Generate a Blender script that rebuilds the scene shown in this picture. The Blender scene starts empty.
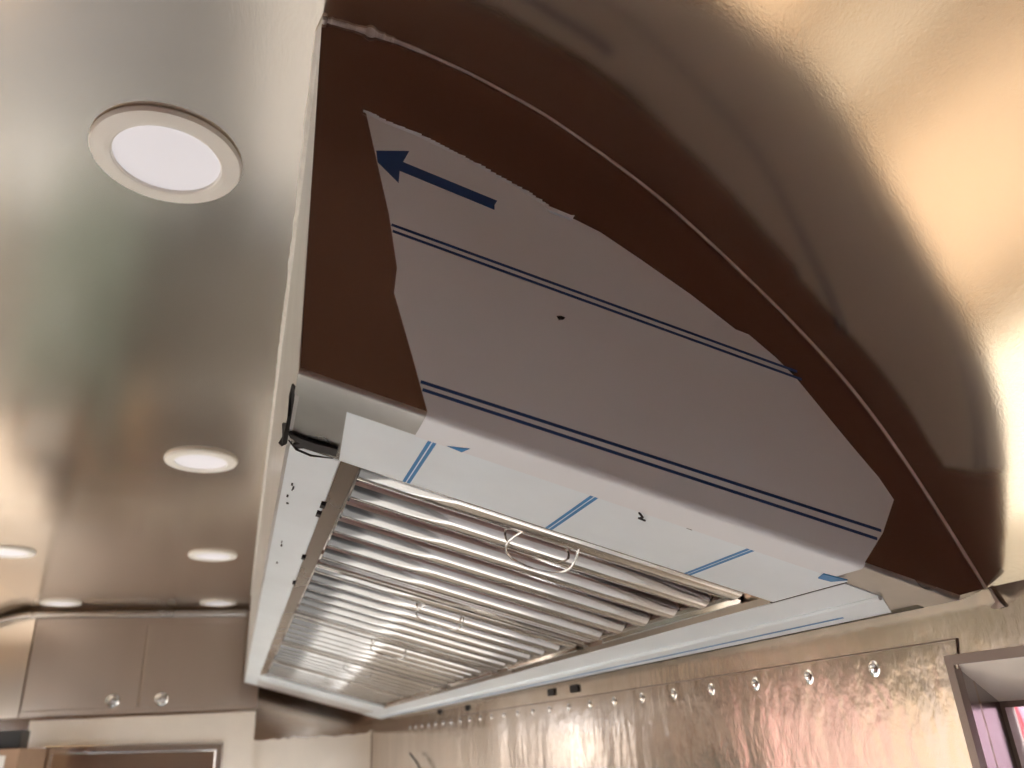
import bpy, bmesh, math, random
from mathutils import Vector, Matrix
random.seed(7)
C = bpy.context.scene
COL = C.collection
U = 0.55          # metres per modelling unit
EYE = 1.485       # height of z = 0 of the modelling frame above the floor
FLOOR = -EYE / U
def W(p): return Vector((p[0]*U, p[1]*U, p[2]*U + EYE))

# ------------------------------------------------------------------ materials
def newmat(name):
    m = bpy.data.materials.new(name); m.use_nodes = True
    nt = m.node_tree; b = nt.nodes['Principled BSDF']
    return m, nt, b
def noise(nt, scale, vec_scale=(1,1,1), detail=3.0, rough=0.5):
    tc = nt.nodes.new('ShaderNodeTexCoord'); mp = nt.nodes.new('ShaderNodeMapping')
    mp.inputs['Scale'].default_value = vec_scale
    n = nt.nodes.new('ShaderNodeTexNoise'); n.inputs['Scale'].default_value = scale
    n.inputs['Detail'].default_value = detail; n.inputs['Roughness'].default_value = rough
    geo = nt.nodes.new('ShaderNodeNewGeometry')
    nt.links.new(geo.outputs['Position'], mp.inputs['Vector']); nt.nodes.remove(tc)
    nt.links.new(mp.outputs['Vector'], n.inputs['Vector'])
    return n
def ramp(nt, src, stops):
    r = nt.nodes.new('ShaderNodeValToRGB')
    e = r.color_ramp.elements
    while len(e) < len(stops): e.new(0.5)
    for el, (p, c) in zip(e, stops): el.position = p; el.color = (c[0], c[1], c[2], 1)
    nt.links.new(src, r.inputs['Fac']); return r
def bump_chain(nt, b, items):
    prev = None
    for n, strength, dist in items:
        bp = nt.nodes.new('ShaderNodeBump'); bp.inputs['Strength'].default_value = strength; bp.inputs['Distance'].default_value = dist
        nt.links.new(n.outputs['Fac'], bp.inputs['Height'])
        if prev: nt.links.new(prev.outputs['Normal'], bp.inputs['Normal'])
        prev = bp
    if prev: nt.links.new(prev.outputs['Normal'], b.inputs['Normal'])
def steel(name, col, rough, var=0.05, colvar=0.06, bumps=(), cscale=(1.5,(1,1,1))):
    m, nt, b = newmat(name)
    b.inputs['Metallic'].default_value = 0.96 if 'ceiling' in name else 0.80 if ('wall mirror' in name or 'upper wall' in name) else 1.0
    n = noise(nt, cscale[0], cscale[1], 4)
    lo = [c*(1-colvar) for c in col]; hi = [min(1, c*(1+colvar)) for c in col]
    r = ramp(nt, n.outputs['Fac'], [(0.3, lo), (0.7, hi)])
    nt.links.new(r.outputs['Color'], b.inputs['Base Color'])
    mr = nt.nodes.new('ShaderNodeMapRange')
    mr.inputs['From Min'].default_value = 0.3; mr.inputs['From Max'].default_value = 0.7
    mr.inputs['To Min'].default_value = max(0.02, rough-var); mr.inputs['To Max'].default_value = rough+var
    n2 = noise(nt, 3.0, (1,1,1), 3)
    nt.links.new(n2.outputs['Fac'], mr.inputs['Value']); nt.links.new(mr.outputs['Result'], b.inputs['Roughness'])
    bump_chain(nt, b, [(noise(nt, s, vs, d), st, di) for (s, vs, d, st, di) in bumps])
    return m
def plain(name, col, rough=0.5, metal=0.0, colvar=0.05, scale=8.0, bump=None, coat=0.0):
    m, nt, b = newmat(name)
    b.inputs['Metallic'].default_value = metal; b.inputs['Roughness'].default_value = rough
    if coat: b.inputs['Coat Weight'].default_value = coat; b.inputs['Coat Roughness'].default_value = 0.15
    n = noise(nt, scale, (1,1,1), 4)
    r = ramp(nt, n.outputs['Fac'], [(0.3, [c*(1-colvar) for c in col]), (0.7, [min(1, c*(1+colvar)) for c in col])])
    nt.links.new(r.outputs['Color'], b.inputs['Base Color'])
    if bump: bump_chain(nt, b, [(noise(nt, bump[0], (1,1,1), 3), bump[1], bump[2])])
    return m

M = {}
M['roof'] = steel('ceiling brushed steel', (0.60, 0.52, 0.42), 0.15, 0.02, 0.05,
                  [(1.6, (1,1,1), 1, 0.10, 0.010), (420, (1,1,1), 2, 0.06, 0.0005)])
M['flat'] = steel('flat ceiling brushed steel', (0.60, 0.53, 0.45), 0.19, 0.02, 0.05,
                  [(2.2, (1,1,1), 2, 0.10, 0.010), (420, (1,.4,1), 2, 0.05, 0.0005)])
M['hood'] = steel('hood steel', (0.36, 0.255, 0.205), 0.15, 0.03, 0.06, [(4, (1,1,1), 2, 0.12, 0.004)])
M['hoodlip'] = steel('hood lip steel', (0.54, 0.50, 0.45), 0.30, 0.06, 0.10, [(60, (1,.15,1), 3, 0.05, 0.001)], (14, (1,1,1)))
M['baffle'] = steel('filter steel', (0.70, 0.67, 0.63), 0.08, 0.03, 0.04, [(9, (.4,1,1), 2, 0.10, 0.003)])
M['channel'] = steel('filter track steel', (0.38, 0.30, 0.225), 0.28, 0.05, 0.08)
M['sheet'] = steel('wall mirror steel', (0.55, 0.465, 0.39), 0.17, 0.05, 0.06,
                   [(5.0, (1,1.0,.28), 3, 0.36, 0.018), (60, (1,1,.6), 3, 0.22, 0.003)], (9, (1,1,.3)))
M['filmwall'] = steel('upper wall steel', (0.62, 0.53, 0.435), 0.20, 0.05, 0.08,
                   [(5.0, (1,1.0,.28), 3, 0.30, 0.018), (60, (1,1,.6), 3, 0.22, 0.003)], (9, (1,1,.3)))
M['sheetb'] = steel('back wall steel', (0.62, 0.53, 0.44), 0.12, 0.04, 0.05, [(3, (1,1,.4), 2, 0.15, 0.01)])
M['door'] = steel('locker steel', (0.70, 0.62, 0.54), 0.34, 0.01, 0.05, (), (4, (1,1,.06)))
M['chrome'] = steel('chrome', (0.85, 0.85, 0.85), 0.06, 0.02, 0.02)
M['trim'] = steel('trim steel', (0.55, 0.52, 0.49), 0.28, 0.05, 0.05)
M['bead'] = plain('silicone bead', (0.72, 0.70, 0.66), 0.35, 0.0, 0.10, 60, (90, 0.5, 0.003))
M['weld'] = plain('weld seam', (0.78, 0.74, 0.71), 0.30, 0.35, 0.15, 40, (160, 0.4, 0.002))
M['front'] = plain('film over front panel', (0.66, 0.66, 0.64), 0.30, 0.35, 0.06, 6)
M['film'] = plain('white protective film', (0.83, 0.90, 0.935), 0.28, 0.0, 0.035, 9, (35, 0.06, 0.002))
M['endfilm'] = plain('white film on end panel', (0.83, 0.85, 0.87), 0.30, 0.0, 0.03, 5, (20, 0.05, 0.002))
M['blue'] = plain('blue film print', (0.03, 0.22, 0.50), 0.35)
M['navy'] = plain('navy film print', (0.02, 0.07, 0.22), 0.35)
M['black'] = plain('black torn film', (0.010, 0.006, 0.005), 0.8)
M['dark'] = plain('near black', (0.03, 0.028, 0.026), 0.5)
M['cream'] = plain('cream film on sheet', (0.94, 0.86, 0.75), 0.30, 0.0, 0.06, 4, (12, 0.15, 0.006))
M['creamwall'] = plain('cream wall lining', (0.80, 0.68, 0.50), 0.35, 0.0, 0.05, 2)
M['rim'] = plain('downlight rim enamel', (0.90, 0.87, 0.81), 0.35, 0.0, 0.01)
M['diffuser'] = plain('downlight opal diffuser', (0.60, 0.58, 0.60), 0.4, 0.0, 0.01)
_d=M['diffuser'].node_tree.nodes['Principled BSDF']; _d.inputs['Emission Color'].default_value=(1,.96,1,1); _d.inputs['Emission Strength'].default_value=.26
M['frame'] = plain('window frame bronze', (0.26, 0.20, 0.17), 0.30, 0.3, 0.08)
M['reveal'] = steel('window reveal steel', (0.50, 0.47, 0.45), 0.22, 0.05, 0.05, [(14, (1,1,.5), 3, 0.3, 0.006)])
M['revealtop'] = plain('cream reveal lining', (0.90, 0.82, 0.70), 0.35, 0.0, 0.05, 20)
M['floor'] = plain('trailer floor', (0.76, 0.75, 0.74), 0.40, 0.0, 0.06, 3)
M['warm_zone'] = plain('warm floor zone', (0.40, 0.250, 0.122), 0.5, 0.0, 0.08, 3)  # unseen floor strip added to warm the curved roof's reflection
M['dark_zone'] = plain('dark reflected zone', (0.15, 0.125, 0.10), 0.45)  # unseen back wall and floor areas darkened for the steel's reflections
M['mat'] = plain('grey floor zone', (0.062, 0.060, 0.058), 0.6, 0.0, 0.06, 3)  # unseen floor tone added to dim the ceiling's reflection
M['green'] = plain('grey green enamel', (0.13, 0.15, 0.115), 0.4, 0.0, 0.06, 3)
M['pale'] = plain('pale floor zone', (0.32, 0.31, 0.295), 0.5, 0.0, 0.06, 3)  # unseen floor patches added to lighten parts of the ceiling reflection
M['rear'] = plain('dark rear lining', (0.56, 0.415, 0.38), 0.6)
M['rear_reflector'] = plain('pale rear reflector', (0.62, 0.52, 0.43), 0.5)
M['card'] = plain('cardboard', (0.36, 0.23, 0.15), 0.8, 0.0, 0.06, 20)
M['paper'] = plain('paper label', (0.75, 0.72, 0.68), 0.6)
M['ground'] = plain('paving', (0.20, 0.17, 0.135), 0.8, 0.0, 0.1, 4)
M['facade'] = plain('street facade render', (0.25, 0.205, 0.17), 0.8, 0.0, 0.06, 1)
M['red'] = plain('red paint', (0.28, 0.008, 0.012), 0.5)
M['redwall'] = plain('red wall paint', (0.36, 0.05, 0.06), 0.5)
M['pink'] = plain('pink board', (0.13, 0.075, 0.095), 0.5)
M['yellow'] = plain('yellow paint', (0.32, 0.20, 0.02), 0.5)
m, nt, b = newmat('clear glass')
out = nt.nodes['Material Output']; mix = nt.nodes.new('ShaderNodeMixShader')
tr = nt.nodes.new('ShaderNodeBsdfTransparent'); gl = nt.nodes.new('ShaderNodeBsdfGlossy'); gl.inputs['Roughness'].default_value = 0.02
fr = nt.nodes.new('ShaderNodeFresnel'); fr.inputs['IOR'].default_value = 1.45
nt.links.new(fr.outputs[0], mix.inputs[0]); nt.links.new(tr.outputs[0], mix.inputs[1]); nt.links.new(gl.outputs[0], mix.inputs[2])
nt.links.new(mix.outputs[0], out.inputs['Surface']); nt.nodes.remove(b)
M['glass'] = m

# ------------------------------------------------------------------ mesh helpers (modelling frame)
class MB:
    def __init__(s): s.v=[]; s.f=[]; s.mi=[]; s.sm=[]
    def add(s, vs, fs, mi=0, smooth=False):
        o=len(s.v); s.v += [tuple(v) for v in vs]
        for f in fs: s.f.append(tuple(i+o for i in f)); s.mi.append(mi); s.sm.append(smooth)
        return s
    def box(s, x0,x1,y0,y1,z0,z1, mi=0, xf=None):
        vs=[(x,y,z) for x in (x0,x1) for y in (y0,y1) for z in (z0,z1)]
        if xf: vs=[xf(*v) for v in vs]
        return s.add(vs, [(0,1,3,2),(4,6,7,5),(0,4,5,1),(2,3,7,6),(0,2,6,4),(1,5,7,3)], mi)
    def prism(s, pts, ext, mi=0, smooth=False):
        n=len(pts); e=Vector(ext); a=[Vector(p) for p in pts]; bb=[p+e for p in a]
        s.add(a+bb, [tuple(range(n)), tuple(range(2*n-1,n-1,-1))], mi)
        return s.add(a+bb, [(i,i+n,(i+1)%n+n,(i+1)%n) for i in range(n)], mi, smooth)
    def strip(s, rows, mi=0, smooth=True, closed=False):
        n=len(rows[0]); vs=[p for r in rows for p in r]; fs=[]
        for i in range(len(rows)-1):
            for j in range(n if closed else n-1):
                k=(j+1)%n; fs.append((i*n+j, i*n+k, (i+1)*n+k, (i+1)*n+j))
        return s.add(vs, fs, mi, smooth)
    def tube(s, path, r, n=10, mi=0, cap=True):
        path=[Vector(p) for p in path]; rows=[]
        ref=None
        for i,p in enumerate(path):
            t=(path[min(i+1,len(path)-1)]-path[max(i-1,0)]).normalized()
            if ref is None:
                ref=Vector((0,0,1)) if abs(t.z)<.9 else Vector((1,0,0))
            a=(ref - t*ref.dot(t)).normalized(); bq=t.cross(a); ref=a
            rr=r[i] if isinstance(r,(list,tuple)) else r
            rows.append([p+a*rr*math.cos(q*2*math.pi/n)+bq*rr*math.sin(q*2*math.pi/n) for q in range(n)])
        s.strip(rows, mi, True, True)
        if cap:
            s.add(rows[0],[tuple(range(n))],mi); s.add(rows[-1],[tuple(range(n))],mi)
        return s
    def lathe(s, o, axis, prof, n=32, mi=0, mis=None):
        o=Vector(o); ax=Vector(axis).normalized(); ref=Vector((0,1,0)) if abs(ax.y)<.9 else Vector((1,0,0))
        a=(ref-ax*ref.dot(ax)).normalized(); bq=ax.cross(a)
        rows=[[o+ax*h+(a*math.cos(q*2*math.pi/n)+bq*math.sin(q*2*math.pi/n))*max(r,1e-5) for q in range(n)] for r,h in prof]
        for i in range(len(rows)-1): s.strip(rows[i:i+2], (mis[i] if mis else mi), True, True)
        return s
    def build(s, name, mats, parent=None, bevel=0, kind=None, weld=False):
        me=bpy.data.meshes.new(name)
        off = Vector(parent['_o']) if parent and '_o' in parent else Vector((0,0,0))
        me.from_pydata([W(v)-off for v in s.v], [], s.f)
        for m in (mats if isinstance(mats,(list,tuple)) else [mats]): me.materials.append(m)
        for p,mi,sm in zip(me.polygons, s.mi, s.sm): p.material_index=mi; p.use_smooth=sm
        bm=bmesh.new(); bm.from_mesh(me)
        if weld or bevel: bmesh.ops.remove_doubles(bm, verts=bm.verts, dist=1e-5)
        bmesh.ops.recalc_face_normals(bm, faces=bm.faces)
        if bevel:
            bmesh.ops.bevel(bm, geom=[e for e in bm.edges if len(e.link_faces)==2 and e.calc_face_angle(0)>0.6], offset=bevel*U, segments=2, affect='EDGES', profile=.5)
        bm.to_mesh(me); bm.free(); me.update()
        o=bpy.data.objects.new(name, me); COL.objects.link(o)
        if parent:
            o.parent=parent
            if '_o' in parent: o['_o']=parent['_o']
        if kind: o['kind']=kind
        return o
def tag(o, label, cat, group=None):
    o['label']=label; o['category']=cat
    if group: o['group']=group
    return o
def thing(name, loc, label, cat, group=None):
    o=bpy.data.objects.new(name, None); COL.objects.link(o); o.empty_display_size=.05
    o.location=W(loc); o['_o']=tuple(W(loc))
    return tag(o, label, cat, group)

# ------------------------------------------------------------------ profile of the rounded roof (right half measured, left half mirrored)
XW = 1.147; MID = -0.777; ZC = 1.125; XL = 2*MID - XW; Y0, YB = -4.0, 7.5
ARC = [(0.05,1.125),(0.0964,1.1219),(0.1350,1.1175),(0.1796,1.1085),(0.2328,1.0945),(0.3048,1.0708),(0.3650,1.0450),(0.4329,1.0141),(0.4879,0.9807),(0.5429,0.9448),(0.5977,0.9065),(0.6523,0.8645),(0.7055,0.8175),(0.7579,0.7665),(0.8099,0.7138),(0.8611,0.6600),(0.9109,0.6035),(0.9566,0.5460),(0.9966,0.4875),(1.0313,0.4275),(1.0619,0.3676),(1.0898,0.3087),(1.1137,0.2550),(1.1329,0.2110),(1.147,0.1768)]
def smooth_arc(pts, it=2):
    for _ in range(it):
        q=[pts[0]]
        for a,b in zip(pts[:-1],pts[1:]):
            q.append((a[0]*.75+b[0]*.25, a[1]*.75+b[1]*.25)); q.append((a[0]*.25+b[0]*.75, a[1]*.25+b[1]*.75))
        q.append(pts[-1]); pts=q
    return pts
ARCS = smooth_arc(ARC)
def roof_z(x):
    xx = x if x > MID else 2*MID - x
    if xx <= .05: return ZC
    for a,b in zip(ARCS[:-1],ARCS[1:]):
        if a[0] <= xx <= b[0]: return a[1]+(b[1]-a[1])*(xx-a[0])/max(1e-9,b[0]-a[0])
    return ARCS[-1][1]

# ------------------------------------------------------------------ setting
prof = [(2*MID-x, z) for x,z in reversed(ARCS)] + [(-1.2,ZC),(MID,ZC),(-.4,ZC)] + ARCS
mb = MB()
ys = [Y0 + (YB-Y0)*i/24 for i in range(25)]
mb.strip([[(x,y,z) for x,z in prof] for y in ys])
def outn(i):
    a=prof[max(i-1,0)]; b=prof[min(i+1,len(prof)-1)]
    d=Vector((b[0]-a[0], b[1]-a[1])).normalized(); return (-d.y*.08, d.x*.08)
outp = [(p[0]+outn(i)[0], p[1]+outn(i)[1]) for i,p in enumerate(prof)]
mb.strip([[(x,y,z) for x,z in outp] for y in (Y0,YB)])
for y in (Y0,YB): mb.strip([[(x,y,z) for x,z in prof],[(x,y,z) for x,z in outp]], 0, False)
for k in (0,-1): mb.strip([[(prof[k][0],y,prof[k][1]) for y in (Y0,YB)],[(outp[k][0],y,outp[k][1]) for y in (Y0,YB)]],0,False)
for i,f in enumerate(mb.f):
    if all(2*MID-.052 < mb.v[k][0] < .052 for k in f) and max(mb.v[k][2] for k in f) < ZC+.02: mb.mi[i]=1
mb.build('ceiling', [M['roof'], M['flat']], kind='structure')

ZA = ARC[-1][1]
WY0, WY1, WZ0, WZ1 = -1.6, 1.116, -1.3, 0.083      # right window opening
mb = MB(); T=.05
V0,V1,VZ0,VZ1 = 5.3,7.42,-2.3,-.24                 # unseen opening added low in the right wall to light the back board
mb.box(XW,XW+T, Y0,WY0, FLOOR,ZA); mb.box(XW,XW+T, WY1,V0, FLOOR,ZA); mb.box(XW,XW+T, V1,YB, FLOOR,ZA); mb.box(XW,XW+T, V0,V1, FLOOR,VZ0); mb.box(XW,XW+T, V0,V1, VZ1,ZA)
mb.box(XW,XW+T, WY0,WY1, FLOOR,WZ0); mb.box(XW,XW+T, WY0,WY1, WZ1,ZA)
wall_right = mb.build('wall_right', M['filmwall'], kind='structure')
HY0, HY1, HZ0, HZ1 = 1.9, 7.1, FLOOR+.42, 0.45      # wide serving opening in the left wall
zl = ARC[-1][1]
mb = MB(); T=.12
mb.box(XL-T,XL, Y0,HY0, FLOOR,zl, 1); mb.box(XL-T,XL, HY1,YB, FLOOR,zl)
HZ1 = zl-.02
mb.box(XL-T,XL, HY0,HY1, FLOOR,HZ0); mb.box(XL-T,XL, HY0,HY1, HZ1,zl)
mb.build('wall_left', [M['creamwall'], M['rear']], kind='structure')
mb = MB(); mb.prism([(x,YB,z) for x,z in [(XL,FLOOR)]+prof+[(XW,FLOOR)]], (0,.12,0))
mb.box(XL+.01,XW-.001, YB-.004,YB-.0005, FLOOR,-.5, 1)
wall_back = mb.build('wall_back', [M['sheetb'], M['dark_zone']], kind='structure')
mb = MB(); mb.prism([(x,Y0,z) for x,z in [(XL,FLOOR)]+prof+[(XW,FLOOR)]], (0,-.12,0)); mb.prism([(x,Y0+.01,z) for x,z in [(XL,-.3)]+prof+[(XW,-.3)]], (0,-.009,0),1)  # paler upper layer, out of view, added to brighten the locker doors
mb.build('wall_rear', [M['rear'], M['rear_reflector']], kind='structure')
mb=MB(); mb.box(-.45,-.03, -.6,YB+.1, FLOOR-.1,FLOOR,5); mb.box(-.03,XW+T, -.6,YB+.1, FLOOR-.1,FLOOR); mb.box(-1.75,-.45, -.6,YB+.1, FLOOR-.1,FLOOR,4); mb.box(.05,XW, 3.0,YB, FLOOR,FLOOR+.02,3); mb.box(XL,-.9, 6.2,YB, FLOOR,FLOOR+.02,5); mb.box(XL-T,-1.75, -.6,4.5, FLOOR-.1,FLOOR,2); mb.box(XL-T,-1.75, 4.5,YB+.1, FLOOR-.1,FLOOR,4); mb.box(XL-T,XW+T, Y0-.1,-.6, FLOOR-.1,FLOOR, 1)  # unseen floor split into tones for the steel to reflect
mb.build('floor', [M['floor'], M['rear'], M['warm_zone'], M['dark_zone'], M['mat'], M['pale']], kind='structure')

# lapped sheet, rivets and small slots on the right wall
mb = MB(); xs=XW-.002
mb.prism([(xs,1.082,.107),(xs,YB-.002,.103),(xs,YB-.002,-.235),(xs,1.118,-.235),(xs,1.118,.060),(xs,1.094,.060)], (.0019,0,0))
mb.build('cladding_sheet', M['sheet'], wall_right)
mb = MB(); mb.tube([(xs-.0005,1.092,.062),(xs-.0005,1.082,.107),(xs-.0005,4.4,.105)], .0015, 6)
mb.build('sheet_edge', M['frame'], wall_right)
for k in range(24):
    y=1.288+.1955*k
    if y>5.8: break
    mb=MB(); r=.0100
    mb.lathe((xs,y,.0768),(-1,0,0),[(.015,.0),(r,.0010),(r*.95,.004),(r*.6,.0065),(0,.0075)],20)
    mb.build('rivet', M['chrome'], wall_right)
for y,z in ((4.893,.143),(4.258,.137),(3.018,.139),(2.785,.137)):
    mb=MB(); mb.box(xs-.005,xs, y-.040,y+.035, z-.014,z+.012); mb.build('clip', M['black'], wall_right, bevel=.003)

# back wall: cream film with a jagged upper edge, steel trim under the roof
zz=.068; pts=[(.16,7.494,zz)]
x=.16
while x < 1.10:
    x += random.uniform(.025,.06); pts.append((x,7.494,zz+random.uniform(-.012,.012)))
pts += [(1.14,7.494,.10),(1.14,7.494,-.5),(.16,7.494,-.5)]
mb=MB(); mb.prism(pts,(0,.0055,0)); mb.build('cream_film', M['cream'], wall_back)
path=[]
xsq=[0.03 - 1.55*i/12 for i in range(13)] + [-1.52-.1*i for i in range(1,9)]
path=[(x,7.36,roof_z(x)-.052) for x in xsq]
mb=MB(); mb.tube(path,.030,12); mb.build('trim_1', M['trim'], kind='structure')

# cream board with the framed access panel
mb=MB(); mb.box(-1.50,.165, 7.40,7.495, -.95,.287); board=mb.build('wall_board', M['cream'], wall_back, bevel=.006)

# ------------------------------------------------------------------ window in the right wall
XO = XW-.0045
win = bpy.data.objects.new('window_1', None); COL.objects.link(win); win['kind']='structure'; win['_o']=tuple(W((XW,.0,-.4))); win.location=W((XW,.0,-.4))
def ringbox(y0,y1,z0,z1,w,x0,x1,name,mat,parent,bevel=.004):
    mb=MB(); mb.box(x0,x1,y0,y1,z1-w,z1); mb.box(x0,x1,y0,y1,z0,z0+w); mb.box(x0,x1,y0,y0+w,z0+w,z1-w); mb.box(x0,x1,y1-w,y1,z0+w,z1-w)
    return mb.build(name,mat,parent,bevel=0)
ringbox(WY0,WY1,WZ0,WZ1,.016,XO,XW+.01,'window_frame',M['frame'],win)
XI=1.265; ya,yb,za,zb = WY0+.016,WY1-.016,WZ0+.016,WZ1-.016
yi,zi = 1.140,.006
mb=MB(); mb.add([(XO+.002,ya,zb),(XO+.002,yb,zb),(XI,yi,zi),(XI,ya,zi),(XO+.002,ya,zb+.01),(XO+.002,yb,zb+.01),(XI,yi,zi+.08),(XI,ya,zi+.08)],[(0,1,2,3),(4,5,6,7),(0,1,5,4),(2,3,7,6),(1,2,6,5),(0,3,7,4)]); mb.build('top_reveal',M['revealtop'],win)
mb=MB(); mb.add([(XO+.002,yb,za),(XO+.002,yb,zb),(XI,yi,zi),(XI,yi,za),(XO+.002,yb+.01,za),(XO+.002,yb+.01,zb),(XI,yi+.02,zi),(XI,yi+.02,za)],[(0,1,2,3),(4,5,6,7),(0,1,5,4),(2,3,7,6),(1,2,6,5),(0,3,7,4)]); mb.build('side_reveal',M['reveal'],win)
mb=MB(); mb.box(XO,XI,ya,yb,za-.01,za); mb.build('window_sill',M['reveal'],win)
ringbox(ya-.03,yi+.002,za-.02,zi+.002,.011,XI-.002,XI+.02,'pane_frame',M['frame'],win)
mb=MB(); mb.box(XI+.008,XI+.014,ya,yi,za,zi); mb.build('pane',M['glass'],win)

w2 = bpy.data.objects.new('added_fill_window', None); COL.objects.link(w2); w2['kind']='structure'; w2['_o']=tuple(W((XW,6.4,-1.2))); w2.location=W((XW,6.4,-1.2))  # added out of view to let sky light onto the back board
ringbox(V0,V1,VZ0,VZ1,.03,XW-.02,XW+.05,'window_frame',M['frame'],w2)
mb=MB(); mb.box(XW+.05,XW+.056,V0,V1,VZ0,VZ1); mb.build('pane',M['glass'],w2)
# ------------------------------------------------------------------ range hood
HX=.045; SL=math.hypot(1.043,.304); TX,TZ=1.043/SL,-.304/SL; NX,NZ=.304/SL,1.043/SL
HYE=6.7
def B(s,y,off=0.0): return (HX-.001+TX*s+NX*off, y, .462+TZ*s+NZ*off)
hood = thing('range_hood',(.6,3.8,.3),'long stainless canopy hood under the rounded ceiling with film still on its end panel','hood')
# end panel: flat face, rounded bend at the bottom and the return lip under it
SR=1.0875
mb=MB(); R=.008
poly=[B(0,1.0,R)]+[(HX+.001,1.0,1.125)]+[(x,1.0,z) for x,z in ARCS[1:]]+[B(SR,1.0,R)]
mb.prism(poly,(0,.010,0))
bend=[]
for i in range(7):
    a=math.pi/2*i/6; bend.append((1.0+R-R*math.cos(a), R-R*math.sin(a)))
lipprof=bend+[(1.074,0)]
def lip(s0,s1,d=0.0,ns=2,prof=lipprof):
    return [[B(s0+(s1-s0)*k/ns, y-(d if i<7 and i<6 else 0)*math.cos(math.pi/2*min(i,6)/6), o-d*math.sin(math.pi/2*min(i,6)/6)) for i,(y,o) in enumerate(prof)] for k in range(ns+1)]
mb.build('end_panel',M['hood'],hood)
mb=MB(); mb.strip(lip(0,SR,0)); mb.strip([[B(0,1.074,.0),B(SR,1.074,.0)],[B(0,1.074,.012),B(SR,1.074,.012)]],0,False)
mb.strip([[B(0,1.01,R),B(SR,1.01,R)],[B(0,1.03,.012),B(SR,1.03,.012)],[B(0,1.074,.012),B(SR,1.074,.012)]],0,False)
mb.build('return_lip',M['hoodlip'],hood)
# front panel, far end panel, back flange
mb=MB(); mb.prism([(HX,1.0105,.462),(HX+.002,1.0105,1.124),(HX+.012,1.0105,1.124),(HX+.010,1.0105,.465)],(0,HYE-1.021,0)); mb.build('front_panel',M['front'],hood)
mb=MB(); mb.prism([(x,HYE-.01,z) for x,z in [B(0,0,.0)[::2],(.047,1.123)]+[(x-.001,z-.001) for x,z in ARCS[1:]]+[B(SR,0,0)[::2]]],(0,.01,0)); mb.build('far_panel',M['hood'],hood)
mb=MB(); q0=B(SR,0,0); mb.strip([[(q0[0],1.0,q0[2]),(q0[0],HYE,q0[2])],[(XW-.004,1.0,ZA-.002),(XW-.004,HYE,ZA-.002)]],0,False)
mb.strip([[(q0[0],1.0,q0[2]+.008),(q0[0],HYE,q0[2]+.008)],[(XW-.004,1.0,ZA+.006),(XW-.004,HYE,ZA+.006)]],0,False); mb.build('wall_flange',M['hoodlip'],hood)
# frame under the hood
F0,F1,S0,S1 = 1.295,5.66,.095,.945
def slab(name,s0,s1,y0,y1,o0,o1,mat,parent=hood,bevel=.003):
    mb=MB(); mb.box(s0,s1,y0,y1,o0,o1,0,lambda s,y,o:B(s,y,o)); return mb.build(name,mat,parent,bevel=bevel)
slab('near_rim',.004,S1-.004,1.07,F0,.004,.030,M['hoodlip'])
slab('front_rim',.000,S0,F0,HYE-.012,.004,.030,M['film'])
slab('back_rim',S1,SR-.004,1.075,HYE-.012,.004,.030,M['hoodlip'])
slab('far_rim',S0,S1,F1+.03,6.12,.002,.026,M['film'])
slab('far_lip',S0,S1,6.16,HYE-.012,.006,.026,M['front'])
slab('cavity_shade_sheet',.02,SR-.02,1.03,HYE-.03,.13,.14,M['dark'],bevel=0)  # near-black sheet stands in for shade in the cavity above the filters
# tracks the filters sit in
mb=MB(); mb.strip([[B(S0,F0,.004),B(S0,F1+.03,.004)],[B(.130,F0,.016),B(.130,F1+.03,.016)],[B(.130,F0,.05),B(.130,F1+.03,.05)]],0,False); mb.build('filter_track',M['channel'],hood)
mb=MB(); mb.strip([[B(S1,F0,.004),B(S1,F1+.03,.004)],[B(S1-.012,F0,.012),B(S1-.012,F1+.03,.012)],[B(S1-.012,F0,.05),B(S1-.012,F1+.03,.05)]],0,False); mb.build('filter_track',M['channel'],hood)
slab('filter_track',.130,S1-.012,F0-.01,F0+.012,.008,.05,M['channel'],bevel=0)
# weld along the roof, sealant along the ceiling
def wob(p,a): return (p[0]+random.uniform(-a,a),p[1]+random.uniform(-a,a),p[2]+random.uniform(-a,a))
mb=MB(); pts=[(x,.999,z) for x,z in ARCS[3:]]; mb.tube(pts,[.0042 if i<14 else .0030 for i in range(len(pts))],8)
mb.build('weld_seam',M['weld'],hood)
mb=MB()
for k,(x,r) in enumerate([(.062,.006),(.075,.005),(.088,.0055),(.103,.005),(.120,.006),(.128,.011),(.136,.007),(.150,.006),(.165,.005)]):
    mb.lathe((x,.998,roof_z(x)-.002),(0,-1,0),[(r,0),(r*.9,r*.4),(r*.5,r*.8),(0,r)],12)
mb.tube([(.055,.998,1.1235)]+[(x,.998,roof_z(x)-.002) for x in (.08,.10,.12,.14,.17)],[.004,.005,.004,.006,.005,.003],8)
mb.build('weld_spatter',M['weld'],hood)
mb=MB(); pts=[]
y=.992
while y<HYE: pts.append((.049+random.uniform(-.0012,.0012),y,1.120)); y+=.035
mb.tube(pts,[.004]+[.0115+random.uniform(-.0009,.0009) for _ in pts[1:]],8); mb.build('sealant_bead',M['bead'],hood)
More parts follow.
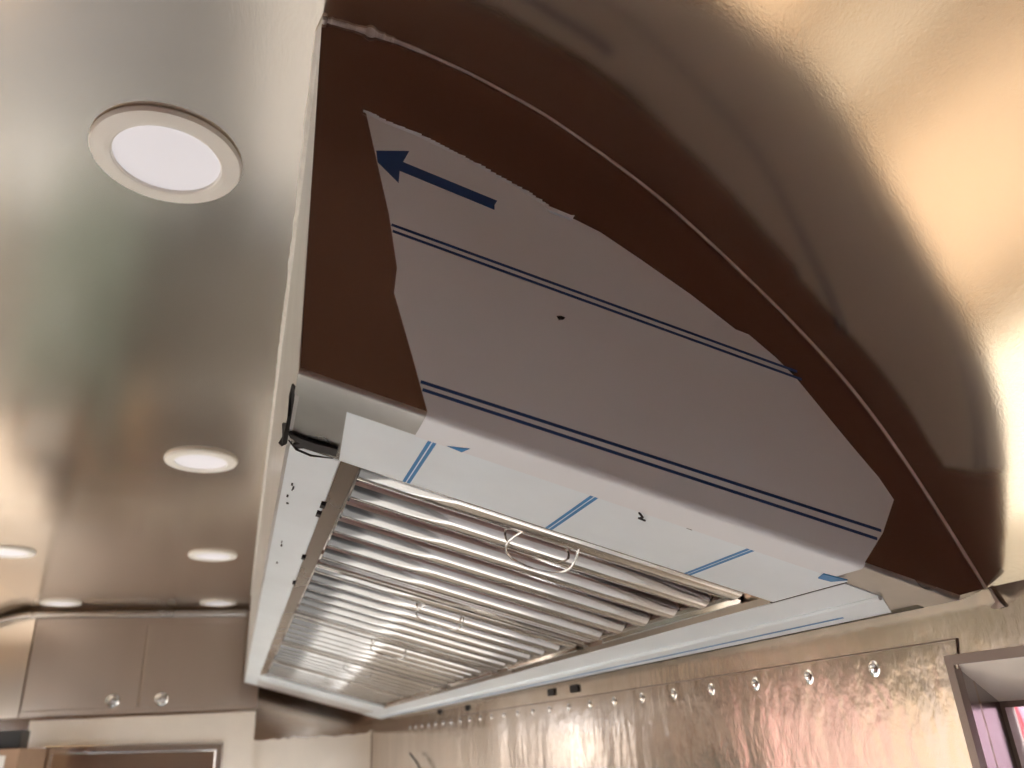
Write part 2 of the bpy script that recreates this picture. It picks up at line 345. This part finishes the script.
# white protective film on the end panel
film_l=[(.1246,.938),(.1646,.7428),(.1777,.6483),(.1736,.6043),(.199,.5094),(.2202,.4355)]
film_t=[(.1246,.938),(.1543,.9239),(.2057,.9103),(.2646,.8875),(.3156,.8646),(.3842,.8324),(.4271,.8074),(.4534,.7978),(.5241,.769),(.5938,.7253),(.6811,.6679),(.7586,.6091),(.7831,.6022),(.8289,.563),(.8613,.5282),(.9434,.4121),(.9848,.3564),(1.0043,.3194),(.9649,.2634)]
FB0,FB1=.183,.906
b0=B(FB0,0,R); b1=B(FB1,0,R)
film_poly=film_l[:-1]+[(b0[0],b0[2]),(b1[0],b1[2])]+film_t[:0:-1]
yf=.9978
ef=MB(); ef.prism([(x,yf,z) for x,z in film_poly],(0,.0018,0))
ef.strip(lip(FB0,FB1,.0022)); 
def decal(pts,mi,d=.0006): ef.prism([(x,yf-d,z) for x,z in pts],(0,d*.9,0),mi)
def band(a,b,w,mi):
    d=Vector((b[0]-a[0],b[1]-a[1])).normalized(); n=Vector((-d.y,d.x))*w/2
    decal([(a[0]+n.x,a[1]+n.y),(b[0]+n.x,b[1]+n.y),(b[0]-n.x,b[1]-n.y),(a[0]-n.x,a[1]-n.y)],mi)
band((.1682,.7237),(.8665,.5395),.0045,1); band((.1700,.7123),(.8720,.5255),.0045,1)
band((.2125,.4625),(.9620,.2665),.0050,1); band((.2150,.4505),(.9500,.2530),.0050,1)
decal([(.1423,.8619),(.1957,.8727),(.1855,.8481),(.3417,.8006),(.3367,.791),(.3362,.7816),(.1801,.8296),(.1787,.8049),(.1448,.8397)],2)
pan_film=ef.build('protective_film',[M['endfilm'],M['navy'],M['navy']],hood)
# frayed strip of film along its upper edge, folded flap, tear spot, torn scraps
mb=MB()
for i in range(70):
    t=i/69; 
    k=t*9; j=min(int(k),8); a=film_t[j]; bq=film_t[j+1]; x=a[0]+(bq[0]-a[0])*(k-j); z=a[1]+(bq[1]-a[1])*(k-j)
    if x>.43: break
    w=random.uniform(.0015,.0045)
    mb.add([(x-.005,yf-.001,z-.002),(x+.005,yf-.001,z-.004),(x+.005,yf-.004,z-.003+w),(x-.005,yf-.003,z+w*.8)],[(0,1,2,3)])
mb.prism([(.4245,yf-.006,.8040),(.4313,yf-.006,.7935),(.4715,yf-.006,.7826),(.4766,yf-.006,.7916),(.470,yf-.006,.7905)],(0,.005,0))
mb.build('frayed_edge',M['film'],hood)
mb=MB(); mb.prism([(.430,yf-.002,.5945),(.437,yf-.002,.5955),(.444,yf-.002,.5935),(.441,yf-.002,.5900),(.433,yf-.002,.5885)],(0,.0018,0)); mb.build('tear_spot',M['black'],hood)
# white film on the near rim with blue print
rf=MB()
def Bpoly(mbx,pts,o,th,mi=0): mbx.prism([B(s,y,o) for s,y in pts],(NX*th,0,NZ*th),mi)
Bpoly(rf,[(.078,1.076),(.940,1.078),(.940,1.289),(.092,1.289)],.0020,.0019)
for s,w in ((.211,.0),(.478,.0),(.757,.0)):
    for ds in (-.006,.0018):
        Bpoly(rf,[(s+ds,1.078),(s+ds+.0055,1.078),(s+ds+.0055,1.288),(s+ds,1.288)],.0014,.0005,1)
Bpoly(rf,[(.233,1.069),(.264,1.051),(.257,1.073)],-.0030,.0005,2)
rf.build('rim_film',[M['film'],M['blue'],M['blue']],hood)
for s0,s1,y in ((.412,.453,1.0765),(.486,.500,1.0765),(.506,.522,1.0770),(.640,.650,1.080)):
    mb=MB(); Bpoly(mb,[(s0,y-.002),(s1,y-.001),(s1,y+.0035),(s0,y+.0025)],.0008,.001); mb.build('lap_gap',M['black'],hood)
mb=MB()
mb.tube([B(.556,1.082,.000),B(.566,1.088,-.003),B(.563,1.096,-.003),B(.576,1.100,-.002)],.0018,6)
mb.build('film_thread',M['black'],hood)
mb=MB(); Bpoly(mb,[(.885,1.070),(.925,1.062),(.915,1.090),(.893,1.094)],-.004,.002); mb.build('blue_scrap',M['blue'],hood)
# back rim: film ridge, blue line
rb=MB(); rb.tube([B(1.018,1.098,.000),B(1.026,2.5,-.001),B(1.034,HYE-.35,-.001)],[.004,.0065,.006],8); rb.build('film_ridge',M['film'],hood)
rb=MB(); Bpoly(rb,[(1.062,1.25),(1.067,1.25),(1.067,HYE-.1),(1.062,HYE-.1)],.0014,.0006); rb.build('blue_line',M['blue'],hood)
rb=MB(); Bpoly(rb,[(.9405,1.30),(.9405,1.088),(.9440,1.088),(.9440,1.30)],.0024,.0014); rb.build('mitre_gap',M['black'],hood)
rb=MB(); Bpoly(rb,[(.945,1.094),(1.022,1.098),(1.086,1.150),(1.085,HYE-.02),(.945,HYE-.02)],.0022,.0017); rb.build('rim_film',M['film'],hood)
# torn dark film hanging at the near front corner
mb=MB()
prs=[(.0,1.226),(.02,1.234),(.05,1.236),(.083,1.228),(.085,1.262),(.05,1.272),(.034,1.270),(.022,1.284),(.012,1.276),(.024,1.258),(.006,1.246)]
Bpoly(mb,prs,-.0025,.005)
mb.tube([B(.004,1.262,-.001),B(.02,1.285,-.004),B(.045,1.292,-.004),B(.082,1.276,-.002)],[.001,.0022,.0022,.001],6)
mb.build('torn_film',M['black'],hood)
mb=MB()
mb.prism([(.0435,1.055,.462),(.040,1.085,.482),(.038,1.11,.474),(.039,1.14,.452),(.042,1.165,.458),(.039,1.195,.462),(.034,1.215,.470),(.036,1.225,.452),(.031,1.24,.446),(.037,1.25,.444),(.0435,1.262,.452)],(.002,0,.002))
mb.build('torn_film',M['black'],hood)
mb=MB()
for yy,ss in ((1.56,.094),(1.63,.092),(2.05,.094),(2.4,.094)):
    mb=MB(); mb.box(ss-.006,ss+.004,yy-.010,yy+.012,-.004,.006,0,lambda s,y,o:B(s,y,o)); mb.build('dirt_speck',M['black'],hood)
for k in range(9):
    yy=1.50+.9*random.random()**2; ss=.024+random.uniform(-.010,.016)
    mb=MB(); mb.box(ss-.001,ss+.001+random.uniform(0,.003),yy-.004,yy+.002+random.uniform(0,.014),.0025,.0042,0,lambda s,y,o:B(s,y,o)); mb.build('dirt_speck',M['black'],hood)
# ------------------------------------------------------------------ baffle filters
PITCH=.863; SA,SB=.132,.934
def make_filter(y0,label):
    c=B((SA+SB)/2,y0,.02)
    root=thing('baffle_filter',c,label,'filter','baffle filters in the hood')
    O=.018; L=PITCH-.006
    mb=MB(); bx=lambda s,y,o:B(s,y0+y,o)
    mb.box(SA,SB,.000,.075,O+.004,O+.012,0,bx); mb.box(SA,SB,L-.105,L,O+.004,O+.012,0,bx)
    mb.box(SA,SB,.000,.010,O-.004,O+.06,0,bx); mb.box(SA,SB,L-.010,L,O-.004,O+.06,0,bx)
    mb.box(SB-.034,SB,.075,L-.105,O+.000,O+.008,0,bx); mb.box(SA,SA+.008,.075,L-.105,O+.010,O+.06,0,bx)
    mb.box(SB-.006,SB,.075,L-.105,O-.006,O+.06,0,bx)
    # rolled edge beside the near flange
    rows=[]
    for s in (SA+.002,SB-.02):
        rows.append([B(s,y0+.075+.038*math.sin(a),O+.012-.016*math.cos(a)) for a in [math.pi*(k/10)-math.pi/2 for k in range(11)]])
    mb.strip(rows)
    for yy in (L-.085,L-.060,L-.035): mb.tube([B(SA+.004,y0+yy,O+.006),B(SB-.012,y0+yy,O+.006)],.0055,8)
    mb.build('filter_frame',M['baffle'],root)
    p0=.172; dp=.1365
    for k in range(5):
        yc=p0+dp*k; rows=[]; w=.041
        for s in (SA+.004,SB-.036):
            r=[]
            r.append(B(s,y0+yc-w,O+.060))
            for a in [math.pi*j/10 for j in range(11)]:
                r.append(B(s,y0+yc-w*math.cos(a),O+.024-.036*math.sin(a)))
            r.append(B(s,y0+yc+w,O+.060)); rows.append(r)
        bm_=MB(); bm_.strip(rows)
        # closed rounded end cap
        bm_.add(rows[1][1:-1],[tuple(range(11))]); bm_.add(rows[0][1:-1],[tuple(range(11))])
        bm_.build('baffle',M['baffle'],root)
    for k in range(6):
        yc=p0+dp*(k-.5); rows=[]; w=.050
        for s in (SA+.004,SB-.006):
            rows.append([B(s,y0+yc-w*math.cos(math.pi*j/8),O+.056+.022*math.sin(math.pi*j/8)) for j in range(9)])
        bm_=MB(); bm_.strip(rows); bm_.build('upper_baffle',M['channel'],root)  # darker track steel used here to paint shade into the gaps
    # bail handle
    h=[(.462,.070,.000),(.447,.105,-.014),(.448,.140,-.022),(.466,.172,-.028),(.505,.190,-.031),(.540,.194,-.031),(.572,.184,-.029),(.588,.155,-.025),(.586,.115,-.017),(.576,.080,-.005),(.573,.070,.000)]
    pts=smooth_arc([(a,b2) for a,b2,_ in h],1); offs=smooth_arc([(c2,0) for _,_,c2 in h],1)
    mb=MB(); mb.tube([B(a,y0+yy,O+o[0]) for (a,yy),o in zip(pts,offs)],.0025,8)
    mb.build('bail_handle',M['chrome'],root)
    for s in (.462,.573):
        mb=MB(); mb.box(s-.010,s+.010,.058,.075,O-.002,O+.006,0,bx); mb.build('handle_bracket',M['baffle'],root)
    return root
labels=['steel baffle filter nearest the end panel, its wire handle hanging clear','second steel baffle filter from the filmed end panel','third steel baffle filter from the end panel, middle of the five','fourth steel baffle filter from the filmed end panel','steel baffle filter at the far end of the hood, by the back wall']
f0=make_filter(F0+.012,labels[0])
for k in range(1,5):
    r=f0.copy(); COL.objects.link(r); r.location=f0.location+Vector((0,PITCH*U*k,0)); r['label']=labels[k]
    for ch in f0.children:
        c=ch.copy(); COL.objects.link(c); c.parent=r

# ------------------------------------------------------------------ downlights
def downlight(x,y,label):
    t=thing('downlight',(x,y,ZC),label,'light','round downlights in the ceiling')
    R0=.146; mb=MB()
    mb.lathe((x,y,ZC),(0,0,-1),[(R0-.002,.0),(R0,.004),(R0-.004,.012),(R0-.03,.0145),(.107,.0145),(.104,.013),(.103,.006)],64); mb.build('light_rim',M['rim'],t)
    mb=MB(); mb.lathe((x,y,ZC),(0,0,-1),[(.104,.007),(.06,.0085),(0,.009)],64); mb.build('diffuser',M['diffuser'],t)
    return t
downlight(-.224,1.425,'large round white downlight nearest the camera, in the ceiling left of the hood')
downlight(-.222,3.39,'white round downlight second along the hood, seen as a small ellipse')
downlight(-.212,5.262,'white round downlight third along the hood, beyond the small ellipse')
downlight(-.205,7.10,'white round downlight beside the hood, right above the ceiling trim')
downlight(-1.335,5.24,'white round downlight cut by the left edge of the photo')
downlight(-1.365,7.08,'white round downlight over the left locker door, away from the hood')

# ------------------------------------------------------------------ overhead locker on the back wall
LY=7.40; k_=LY/7.3
lk=thing('overhead_locker',(-.75,7.45,.32),'wide stainless overhead locker with two doors below the ceiling trim','locker')
mb=MB(); x0,x1=-1.575,.17
mb.box(x0,x1,LY,YB-.002,.312,1.098); mb.build('locker_body',M['door'],lk)
mb=MB(); mb.box(x0,.058,LY-.030,LY,.312,.345); mb.build('bottom_rail',M['door'],lk,bevel=.004)
mb=MB(); mb.prism([(-1.585,7.385,.312),(-1.585,7.385,1.085),(-1.72,7.405,1.085),(-1.90,7.43,1.045),(-2.10,7.46,.98),(-2.10,7.46,.312)],(-.01,.03,0)); mb.build('side_filler',M['door'],lk)
for xa,xb,xlatch in ((-1.565,-.749,-.934),(-.735,.034,-.573)):
    mb=MB(); mb.box(xa,xb,LY-.034,LY-.001,.352,.985); d=mb.build('locker_door',M['door'],lk,bevel=.004)
    mb=MB(); mb.lathe((xlatch,LY-.034,.407),(0,-1,0),[(.052,0),(.052,.008),(.040,.018),(.030,.012),(.022,.012),(.020,.028),(.012,.034),(0,.035)],24); mb.build('latch',M['chrome'],d)
# framed steel access hatch lower on the board
ah=thing('access_hatch',(-.70,7.39,-.4),'stainless hatch panel in a chrome frame below the locker','hatch')
def slant(x): return .1025-(x+1.36)*.031
mb=MB()
def fr(pts): mb.prism([(x,7.36,z) for x,z in pts],(0,.039,0))
xa,xb=-1.362,-.068; za_=.100; zbm=-.85; w=.062
fr([(xa,slant(xa)),(xb,slant(xb)),(xb-w,slant(xb)-w),(xa+w,slant(xa)-w)]); fr([(xa,slant(xa)),(xa+w,slant(xa)-w),(xa+w,zbm+w),(xa,zbm)])
fr([(xb,slant(xb)),(xb,zbm),(xb-w,zbm+w),(xb-w,slant(xb)-w)]); fr([(xa,zbm),(xa+w,zbm+w),(xb-w,zbm+w),(xb,zbm)])
mb.build('hatch_frame',M['chrome'],ah,bevel=.008)
mb=MB(); mb.prism([(xa+w,7.385,slant(xa)-w),(xb-w,7.385,slant(xb)-w),(xb-w,7.385,zbm+w),(xa+w,7.385,zbm+w)],(0,.012,0)); mb.build('hatch_panel',M['sheetb'],ah)
# cardboard box on the cabinet in the back left corner
mb=MB(); mb.box(-1.80,-1.33, 6.45,7.3, -.30,.085)
cb=thing('cardboard_box',(-1.57,6.9,-.30),'brown cardboard box with a pale label at the left edge below the locker','box')
mb.build('carton',M['card'],cb,bevel=.006)
mb=MB(); mb.box(-1.72,-1.41,6.446,6.4495,-.22,.045); mb.build('paper_label',M['paper'],cb)
mb=MB(); mb.box(-1.62,-1.36,6.55,6.8,.0855,.200); tag(mb.build('dark_carton',M['dark'],bevel=.006),'small dark carton lying on the brown cardboard box','box')
cab=thing('added_cabinet',(-1.57,6.9,FLOOR),'unseen grey-green cabinet added for its reflection, carrying the cardboard box in the back left corner','cabinet')  # out of view; added to hold the box and darken the ceiling reflection
mb=MB(); mb.box(-1.86,-1.30,6.40,7.33,FLOOR+.12,-.305); mb.box(-1.82,-1.36,6.48,7.3,FLOOR,FLOOR+.12); mb.build('cabinet_body',M['green'],cab,bevel=.006)
for xa,xb in ((-1.84,-1.585),(-1.575,-1.32)):
    mb=MB(); mb.box(xa,xb,6.375,6.399,FLOOR+.16,-.33); d=mb.build('cabinet_door',M['green'],cab,bevel=.005)
    mb=MB(); hx=xb-.04 if xa<-1.7 else xa+.04; mb.tube([(hx,6.374,-1.0),(hx,6.34,-1.0),(hx,6.34,-1.25),(hx,6.374,-1.25)],.012,8); mb.build('handle',M['chrome'],d)
# thin dark cable on the right wall
mb=MB(); pts=[(1.10,5.56,-.080),(1.098,5.34,-.130),(1.10,5.18,-.19),(1.115,5.02,-.30),(1.141,4.9,-.45)]
mb.tube(pts,.0065,8); tag(mb.build('cable',M['black']),'thin dark cable sticking out from the right wall below the hood','cable')
# scrap of film by the hood corner
mb=MB(); mb.prism([(1.142,.990,.176),(1.141,.984,.172),(1.140,.976,.152),(1.141,.970,.143),(1.141,.985,.141),(1.141,.996,.145),(1.141,.984,.152)],(.003,.001,0))
mb.build('film_scrap',M['frame'],hood)

# ------------------------------------------------------------------ outside
mb=MB(); mb.box(-60,60,-60,60,FLOOR-1.2,FLOOR-1.1); mb.build('ground',M['ground'],kind='structure')
mb=MB(); mb.box(-14.4,-14,-14,45,FLOOR-1.1,3.6); mb.box(-14,-13.9,20.2,21.7,FLOOR-1.1,2.9,1); mb.box(-14,-13.9,16.6,17.6,FLOOR-1.1,2.6,2); mb.build('wall_street',[M['facade'],M['redwall'],M['yellow']],kind='structure')  # unseen red and yellow columns added for streaks reflected in the right wall
sb=thing('signboard',(3.9,3.2,FLOOR-1.1),'pink signboard with red stripe and yellow patch outside the side window','sign')
mb=MB(); mb.box(4.0,4.06,-5,4.4,-1.4,.9); mb.box(4.0,4.06,-4,-3.9,FLOOR-1.1,-1.4); mb.box(4.0,4.06,3.7,3.8,FLOOR-1.1,-1.4); mb.build('board',M['pink'],sb)
mb=MB(); mb.prism([(3.99,3.56,.06),(3.99,3.52,.06),(3.99,3.43,-.42),(3.99,3.47,-.42)],(.009,0,0)); mb.build('red_stripe',M['red'],sb)
mb=MB(); mb.lathe((3.998,3.42,-.20),(-1,0,0),[(.09,0),(.09,.01),(0,.011)],24); mb.build('yellow_patch',M['yellow'],sb)

# ------------------------------------------------------------------ light
w=bpy.data.worlds.new('World'); C.world=w; w.use_nodes=True
bg=w.node_tree.nodes['Background']; bg.inputs['Color'].default_value=(0.80,0.88,1.0,1); bg.inputs['Strength'].default_value=12.5
sd=bpy.data.lights.new('sun','SUN'); sd.energy=6; sd.angle=math.radians(1.0); sd.color=(1.0,.95,.88)
so=bpy.data.objects.new('sun',sd); COL.objects.link(so)
d=Vector((1.0,.04,-.80)).normalized(); so.rotation_euler=d.to_track_quat('-Z','Y').to_euler()

# ------------------------------------------------------------------ camera
cd=bpy.data.cameras.new('camera'); co=bpy.data.objects.new('camera',cd); COL.objects.link(co)
Yc=Vector((-280,366,784)).normalized(); Zc=Vector((411-512,-1372-384,784)); Zc=(Zc-Yc*Zc.dot(Yc)).normalized(); Xc=Yc.cross(Zc)
right=Vector((Xc.x,Yc.x,Zc.x)); up=-Vector((Xc.y,Yc.y,Zc.y)); back=-Vector((Xc.z,Yc.z,Zc.z))
co.matrix_world=Matrix(((right.x,up.x,back.x,0),(right.y,up.y,back.y,0),(right.z,up.z,back.z,EYE),(0,0,0,1)))
cd.sensor_width=36; cd.lens=784*36/1024; cd.clip_start=.01; cd.clip_end=200
cd.dof.use_dof=True; cd.dof.focus_distance=.75; cd.dof.aperture_fstop=6.5
C.camera=co
vs=C.view_settings; vs.view_transform='Standard'; vs.look='None'; vs.gamma=1; vs.use_curve_mapping=False; vs.exposure=0.6
C.cycles.max_bounces=14; C.cycles.diffuse_bounces=6; C.cycles.glossy_bounces=10; C.cycles.sample_clamp_indirect=12
for o in list(bpy.data.objects):
    if '_o' in o: del o['_o']
